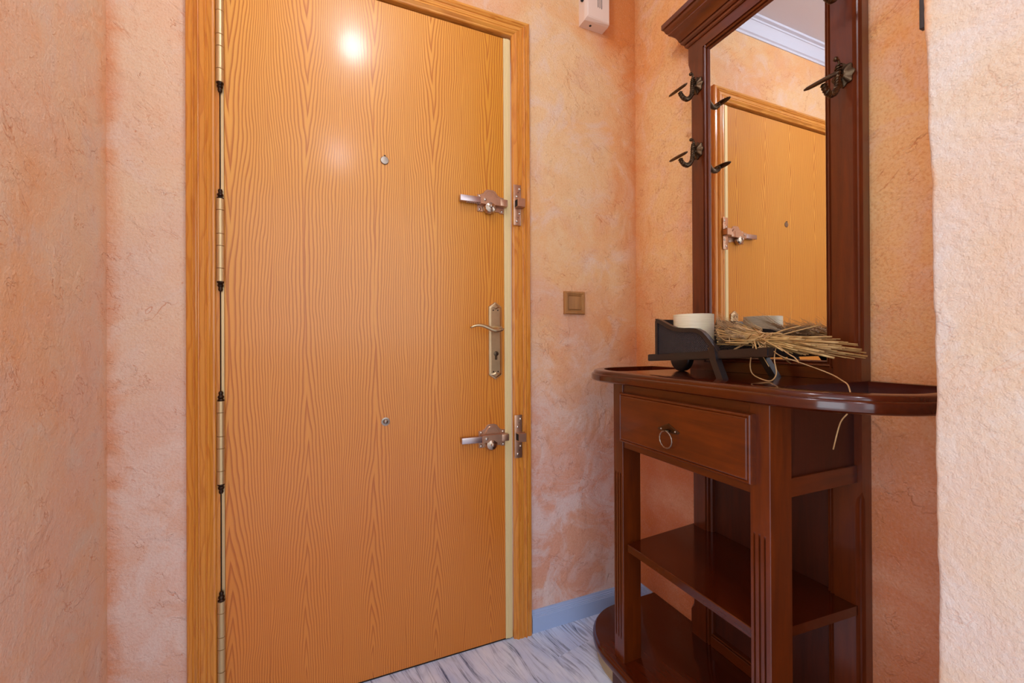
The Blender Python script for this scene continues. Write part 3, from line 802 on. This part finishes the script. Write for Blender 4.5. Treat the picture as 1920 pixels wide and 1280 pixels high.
# coat hooks (twisted bronze arm, oval hat plate, ball tip, scalloped rosette)
def coat_hook(y, z):
    b = NB(); rings = []
    n = 64
    for x, k, sc_ in ((.5772, 1, 1), (.5735, 1, 1), (.5715, 1, .86), (.5690, .6, .62), (.5660, .3, .40), (.5650, 0, .15)):
        rings.append([(x, y+math.sin(2*math.pi*q/n)*.0215*sc_*(1+.09*k*math.cos(8*2*math.pi*q/n)), z+math.cos(2*math.pi*q/n)*.0250*sc_*(1+.09*k*math.cos(8*2*math.pi*q/n))) for q in range(n)])
    loft(b, rings)
    h = link('coat_hook', b, 'bronze', hs, smooth=35)
    b = NB(); cen = Vector((.497, y, z-.031))
    # J-shaped arm
    P = [(.5600, z+.020), (.5570, z+.008), (.5560, z-.006), (.5555, z-.020), (.5520, z-.034), (.5430, z-.046), (.5320, z-.052), (.5200, z-.051), (.5100, z-.044), (.5045, z-.035)]
    tube(b, [(x, y, zz) for x, zz in P], [.0030, .0042, .0054, .0060, .0066, .0070, .0070, .0066, .0060, .0050], 10)
    tube(b, [(.573, y, z-.004), (.565, y, z-.004), (.5565, y, z-.004)], [.0075, .0055, .0050], 10)
    # twist ridges
    for s_ in range(2):
        hp = []
        for q in range(60):
            t = q/59*(len(P)-1); i = min(int(t), len(P)-2); f = t-i
            c = Vector((P[i][0]*(1-f)+P[i+1][0]*f, y, P[i][1]*(1-f)+P[i+1][1]*f))
            tg = Vector((P[i+1][0]-P[i][0], 0, P[i+1][1]-P[i][1])).normalized(); nn = Vector((0, 1, 0)); bb = tg.cross(nn)
            a = q*.95+s_*math.pi
            hp.append(c+(nn*math.cos(a)+bb*math.sin(a))*.0060)
        tube(b, hp, .0016, 5)
    link('hook_arm', b, 'bronze', h, smooth=50)
    b = NB(); tube(b, [(.5600, y, z+.018), (.5600, y, z+.026), (.5570, y, z+.032), (.5520, y, z+.032)], .0026, 8); sphere(b, (.5490, y, z+.0300), .0052)
    link('hook_tip', b, 'bronze', h, smooth=True)
    b = NB()   # oval hat plate, long along the wall, tipped towards the room
    u = Vector((0, 1, 0)); v = Vector((.80, 0, .60)); nrm = u.cross(v).normalized()
    if nrm.z < 0: nrm = -nrm
    rings = []
    for hgt, s_ in ((-.0046, .35), (-.0040, .75), (-.0020, .96), (0, 1.0), (.0020, .96), (.0036, .75), (.0042, .35)):
        rings.append([cen + u*math.cos(2*math.pi*q/40)*.0370*s_ + v*math.sin(2*math.pi*q/40)*.0078*s_ + nrm*hgt for q in range(40)])
    loft(b, rings); link('hat_plate', b, 'bronze', h, smooth=40)
    return h
hk = coat_hook(-.3405, 1.7950)
copy_part(hk, (0, 0, -.2030))
copy_part(hk, (0, -.4070, 0)); copy_part(hk, (0, -.4070, -.2060))

# ------------------------------------------------------------------ little wheelbarrow on the table top
ZT = .911
O = Vector((.398, -.314)); ax = Vector((-.0906, -.9959)); bx = Vector((.9959, -.0906))
WB = thing('wheelbarrow_ornament', (.46, -.52, ZT), 'small black wooden wheelbarrow ornament with wicker sides on the hall stand', 'ornament')
def W(s, c, z): 
    p = O + ax*s + bx*c
    return Vector((p.x, p.y, z))
CW = .160
rz = lambda s: .9510 + .062*s
def sbox(bm, s0, s1, c0, c1, zf0, zf1, bev=.0015):
    vs = [W(s, c, zf(s)) for s in (s0, s1) for c in (c0, c1) for zf in (zf0, zf1)]
    v = [bm.verts.new(p) for p in vs]
    fs = [bm.faces.new([v[i] for i in f]) for f in ((0, 1, 3, 2), (4, 6, 7, 5), (0, 4, 5, 1), (2, 3, 7, 6), (0, 2, 6, 4), (1, 5, 7, 3))]
    if bev: bmesh.ops.bevel(bm, geom=list({e for f in fs for e in f.edges}), offset=bev, segments=2, affect='EDGES')
for c0 in (0, CW-.018):
    b = NB(); sbox(b, 0, .408, c0, c0+.018, lambda s: rz(s)-.0100, lambda s: rz(s)+.0100, .002)
    link('handle_rail', b, 'black_wood', WB)
# bed boards
b = NB(); sbox(b, .086, .275, .016, CW-.016, lambda s: rz(s)+.004, lambda s: rz(s)+.0115, .001); link('bed', b, 'black_wood', WB)
b = NB(); sbox(b, .300, .312, .016, CW-.016, lambda s: rz(s)-.004, lambda s: rz(s)+.006, .001); link('cross_bar', b, 'black_wood', WB)
# side panels with sweeping top
top = [(.040, 1.066), (.052, 1.064), (.068, 1.059), (.085, 1.0515), (.105, 1.0435), (.125, 1.0380), (.150, 1.0350), (.180, 1.0345), (.205, 1.0320), (.222, 1.0250), (.238, 1.0130), (.252, .9990), (.264, .9860), (.274, .9745)]
for c0, cw_ in ((-.002, .012), (CW-.010, .012)):
    b = NB(); rings = []
    low = [(s, rz(s)+.008) for s, z in top]
    wd = .011
    # frame band following the curve
    n = len(top)
    innr = []
    for i, (s, z) in enumerate(top):
        a = top[max(i-1, 0)]; c = top[min(i+1, n-1)]
        t = Vector((c[0]-a[0], c[1]-a[1])).normalized(); nn = Vector((t.y, -t.x))
        if nn.y > 0: nn = -nn
        q = Vector((s, z)) + nn*wd
        innr.append((max(q.x, .042), max(q.y, rz(s)+.008)))
    rings = [[W(s, c0, z), W(s2, c0, z2), W(s2, c0+cw_, z2), W(s, c0+cw_, z)] for (s, z), (s2, z2) in zip(top, innr)]
    loft(b, rings); sp = link('side_rim', b, 'black_wood', WB, smooth=40)
    b = NB(); loft(b, [[W(s, c0+.004, z) for s, z in (i, l)] + [W(s, c0+cw_-.004, z) for s, z in (l, i)] for i, l in zip(innr, low)])
    link('wicker_panel', b, 'wicker', WB)
    b = NB(); sbox(b, .038, .050, c0, c0+cw_, lambda s: rz(s)+.008, lambda s: 1.060, .001); link('corner_post', b, 'black_wood', WB)
b = NB(); sbox(b, .040, .049, .010, CW-.010, lambda s: .995, lambda s: 1.063, .001); link('end_board', b, 'black_wood', WB)
# wheel
wc = Vector((.495, -.352, ZT+.041))
b = NB(); ax3 = Vector((bx.x, bx.y, 0))
lathe(b, [(.010, -.013), (.034, -.012), (.039, -.0105), (.041, -.008), (.041, .008), (.039, .0105), (.034, .012), (.010, .013)], wc, ax3, 36)
lathe(b, [(.006, -.055), (.006, .055)], wc, ax3, 12)
link('wheel', b, 'black_wood', WB, smooth=35)
# splayed legs
for c0, so in ((-.004, -1), (CW-.012, 1)):
    b = NB(); vs = []
    rings = [[W(s+ds, c0+so*k+dc, z) for ds, dc in ((-.010, 0), (.010, 0), (.010, .017), (-.010, .017))] for s, k, z in ((.255, 0, .985 if so < 0 else .975), (.262, .001, rz(.26)-.012), (.288, .006, ZT))]
    loft(b, rings); link('leg', b, 'black_wood', WB)

# candle
cd = thing('candle', (.447, -.443, 0.968), 'wide short ivory pillar candle standing in the wheelbarrow ornament', 'candle')
b = NB(); n = 48; rings = []
zb_, zt_ = .9695, 1.0730
for k in range(12):
    z = zb_+(zt_-zb_)*k/11
    r = .0520*(1-.05*(k == 0))
    rings.append([(.447+math.cos(a)*(r+.0008*mnoise.noise((math.cos(a)*2, math.sin(a)*2, z*60))), -.443+math.sin(a)*(r+.0008*mnoise.noise((math.cos(a)*2, math.sin(a)*2, z*60+9))), z+(.0012*mnoise.noise((math.cos(a)*3, math.sin(a)*3, 5)) if k == 11 else 0)) for a in [2*math.pi*q/n for q in range(n)]])
for r, dz in ((.049, .0006), (.040, -.0010), (.015, -.0030), (.002, -.0035)):
    rings.append([(.447+math.cos(a)*r, -.443+math.sin(a)*r, zt_+dz) for a in [2*math.pi*q/n for q in range(n)]])
loft(b, rings); link('wax_body', b, 'wax', cd, smooth=50)
b = NB(); tube(b, [(.447, -.443, zt_-.005), (.448, -.443, zt_+.001), (.450, -.444, zt_+.003)], .0011, 6); link('wick', b, 'slot', cd)

# ------------------------------------------------------------------ wheat sheaf
SH = thing('wheat_sheaf', (.44, -.64, .985), 'tied bundle of dried wheat and straw lying across the wheelbarrow ornament', 'dried wheat')
rnd = random.Random(11)
tie = Vector((.440, -.665, 1.002))
def bez(p0, p1, p2, n):
    return [p0*(1-t)**2 + p1*2*t*(1-t) + p2*t*t for t in [k/(n-1) for k in range(n)]]
def clampz(p, m=.972):
    return Vector((p.x, p.y, max(p.z, m)))
bedz = .986
def free(p):
    """keep a point of the sheaf clear of the candle and of the sight of it"""
    p = Vector(p)
    if p.x < .500:
        lim = -1.3182 + .868*(p.x+.4748)
        if p.y > lim: p.y = lim - rnd.uniform(0, .004)
    return p
for k in range(104):
    # ears end (towards the candle) and cut end (towards the pier)
    a = rnd.uniform(0, 2*math.pi); rr_ = math.sqrt(rnd.random())
    t = tie + Vector((math.cos(a)*.020*rr_, rnd.uniform(-.01, .01), math.sin(a)*.013*rr_))
    L = rnd.uniform(.05, .13)
    e = free((.440 + math.cos(a)*.050*rr_ + rnd.uniform(-.008, .008), -.665 + L, max(1.010 + math.sin(a)*.024*rr_ + L*.12, bedz)))
    R_ = rnd.uniform(.05, .165)
    c = Vector((.462 + math.cos(a)*.055*rr_ + rnd.uniform(-.012, .012), -.665 - R_, .998 + math.sin(a)*.018*rr_ - R_*.09 + rnd.uniform(-.012, .008)))
    c.x = min(c.x, .560); e.x = min(e.x, .560)
    pts = bez(e, t+(t-(e+c)/2)*.8, c, 7)
    b = NB(); r0 = rnd.choice((rnd.uniform(.0009, .0014), rnd.uniform(.0014, .0024)))
    tube(b, pts, [r0*.7]*3+[r0]*4, 6)
    link('stalk', b, 'straw', SH, smooth=True)
for k in range(14):      # loose broken straws lying on the bed
    p0 = Vector((rnd.uniform(.392, .43), rnd.uniform(-.66, -.56), .990+rnd.uniform(0, .012)))
    d = Vector((rnd.uniform(-.3, .5), rnd.choice((-1, 1)), rnd.uniform(-.08, .08))).normalized()*rnd.uniform(.03, .06)
    b = NB(); tube(b, [p0, free(p0+d)], rnd.uniform(.0012, .0018), 5); link('stalk', b, 'straw', SH, smooth=True)
for k in range(56):
    a = rnd.uniform(0, 2*math.pi); rr_ = math.sqrt(rnd.random())
    L = rnd.uniform(.035, .115)
    back = k % 4 == 0
    base = Vector((.440 + math.cos(a)*.042*rr_ + (.05 if back else 0), -.665+L-.01+(.03 if back else 0), max(1.006 + math.sin(a)*.022*rr_ + L*.14, bedz+.002)))
    base.x = min(base.x, .545)
    d = Vector((math.cos(a)*.25*rr_, 1, math.sin(a)*.20*rr_ + rnd.uniform(.05, .35))).normalized()
    Le = rnd.uniform(.026, .040)
    tip = free(base + d*Le); base = base + (tip-(base+d*Le))
    b = NB(); u = d.cross(Vector((0, 0, 1))).normalized(); v = u.cross(d)
    for q in range(9):
        p = base + d*Le*q/9
        sgn = 1 if q % 2 else -1
        for w_ in (u, v):
            c = p + w_*sgn*.0019
            tube(b, [c, c+d*.004+w_*sgn*.0009, c+d*.0085], [.0006, .0019, .0005], 4)
            if rnd.random() < .8:
                la = rnd.uniform(.03, .07)
                e1 = c+d*.008; e2 = free(e1 + (d + w_*sgn*rnd.uniform(.05, .28) + Vector((0, 0, rnd.uniform(-.1, .28)))).normalized()*la)
                tube(b, [e1, e2], [.00042, .00022], 3)
    link('wheat_ear', b, 'ear', SH, smooth=True)
# stray stalks crossing the bundle
for k in range(20):
    p0 = tie + Vector((rnd.uniform(-.028, .012), rnd.uniform(-.03, .05), rnd.uniform(-.008, .018)))
    d = Vector((rnd.uniform(-.35, .25), rnd.uniform(-1, .3), rnd.uniform(-.30, .10))).normalized()*rnd.uniform(.04, .11)
    p1 = free(p0+d); p1.z = max(p1.z, .945)
    mid_ = (p0+p1)/2 + Vector((rnd.uniform(-.006, .006), 0, rnd.uniform(-.008, .010)))
    b = NB(); tube(b, bez(p0, mid_, p1, 5), rnd.uniform(.0008, .0019), 5); link('stalk', b, 'straw', SH, smooth=True)
# raffia binding
for k in range(9):
    p0 = tie + Vector((-.022, rnd.uniform(-.02, .03), rnd.uniform(-.012, .012)))
    a = free(p0 + Vector((rnd.uniform(-.020, -.002), rnd.uniform(-.06, .07), rnd.uniform(-.030, .022))))
    c = free(a + Vector((rnd.uniform(-.006, .012), rnd.uniform(-.035, .035), rnd.uniform(-.028, .012)))); c.z = max(c.z, .935)
    b = NB(); tube(b, bez(p0, a, c, 8), rnd.uniform(.0008, .0014), 5); link('raffia_end', b, 'raffia', SH, smooth=True)
for k in range(5):
    b = NB(); yy = -.655-k*.0055; pr = []
    for q in range(25):
        a = 2*math.pi*q/24
        pr.append((.444+math.cos(a)*.026, yy+.006*math.sin(a+k)+.003*math.cos(a*2), 1.001+math.sin(a)*.0165))
    tube(b, pr, .0016, 5); link('raffia_wrap', b, 'raffia', SH, smooth=True)
def strand(pts, r=.0012, n=22):
    P = [Vector(p) for p in pts]; out = []
    for i in range(len(P)-1):
        p0, p1, p2, p3 = P[max(i-1, 0)], P[i], P[i+1], P[min(i+2, len(P)-1)]
        for k in range(6):
            t = k/6
            out.append(.5*((2*p1)+(p2-p0)*t+(2*p0-5*p1+4*p2-p3)*t*t+(3*p1-p0-3*p2+p3)*t**3))
    out.append(P[-1])
    b = NB(); tube(b, out, r, 5); link('raffia_end', b, 'raffia', SH, smooth=True)
X = .400
strand([(.425, -.640, .992), (.40, -.655, .975), (X, -.650, .945), (X+.005, -.652, .925), (.40, -.678, .9150), (.40, -.700, .9135), (.405, -.708, .930), (.41, -.700, .960), (.43, -.690, .985)], .0014)
strand([(.425, -.672, .990), (.41, -.712, .968), (.425, -.742, .955), (.44, -.790, .935), (.44, -.815, .922), (.425, -.835, .912), (.415, -.845, .880), (.400, -.847, .866), (.396, -.836, .845), (.396, -.824, .794)], .0013)
strand([(.420, -.670, .988), (.402, -.640, .970), (.398, -.622, .962), (.395, -.605, .963)], .0014)
strand([(.420, -.665, .990), (.400, -.655, .976), (.396, -.630, .968), (.392, -.618, .972)], .0012)
strand([(.425, -.660, 1.012), (.405, -.600, 1.018), (.400, -.597, .992)], .0012)
strand([(.43, -.665, 1.016), (.41, -.62, 1.030), (.405, -.570, 1.036), (.41, -.545, 1.020)], .0012)
strand([(.43, -.66, 1.012), (.40, -.60, 1.000), (.40, -.57, 1.010), (.41, -.55, 1.030)], .0012)
strand([(.43, -.68, 1.000), (.405, -.73, .975), (.40, -.75, .965), (.395, -.762, .955)], .0013)

# narrow dark batten at the top of the pier's far edge
b = NB(); box(b, PX+.007, PX+.016, edge_y(1.45)-.0005, -1.0040, 1.430, 2.43, .001, 1)  # built for an unidentified thin dark line on the arris
tag(link('dark_sliver', b, 'black_wood', loc=(PX+.012, -1.005, 1.430)), 'narrow dark batten on the upper edge of the cream pier at the right', 'sliver')
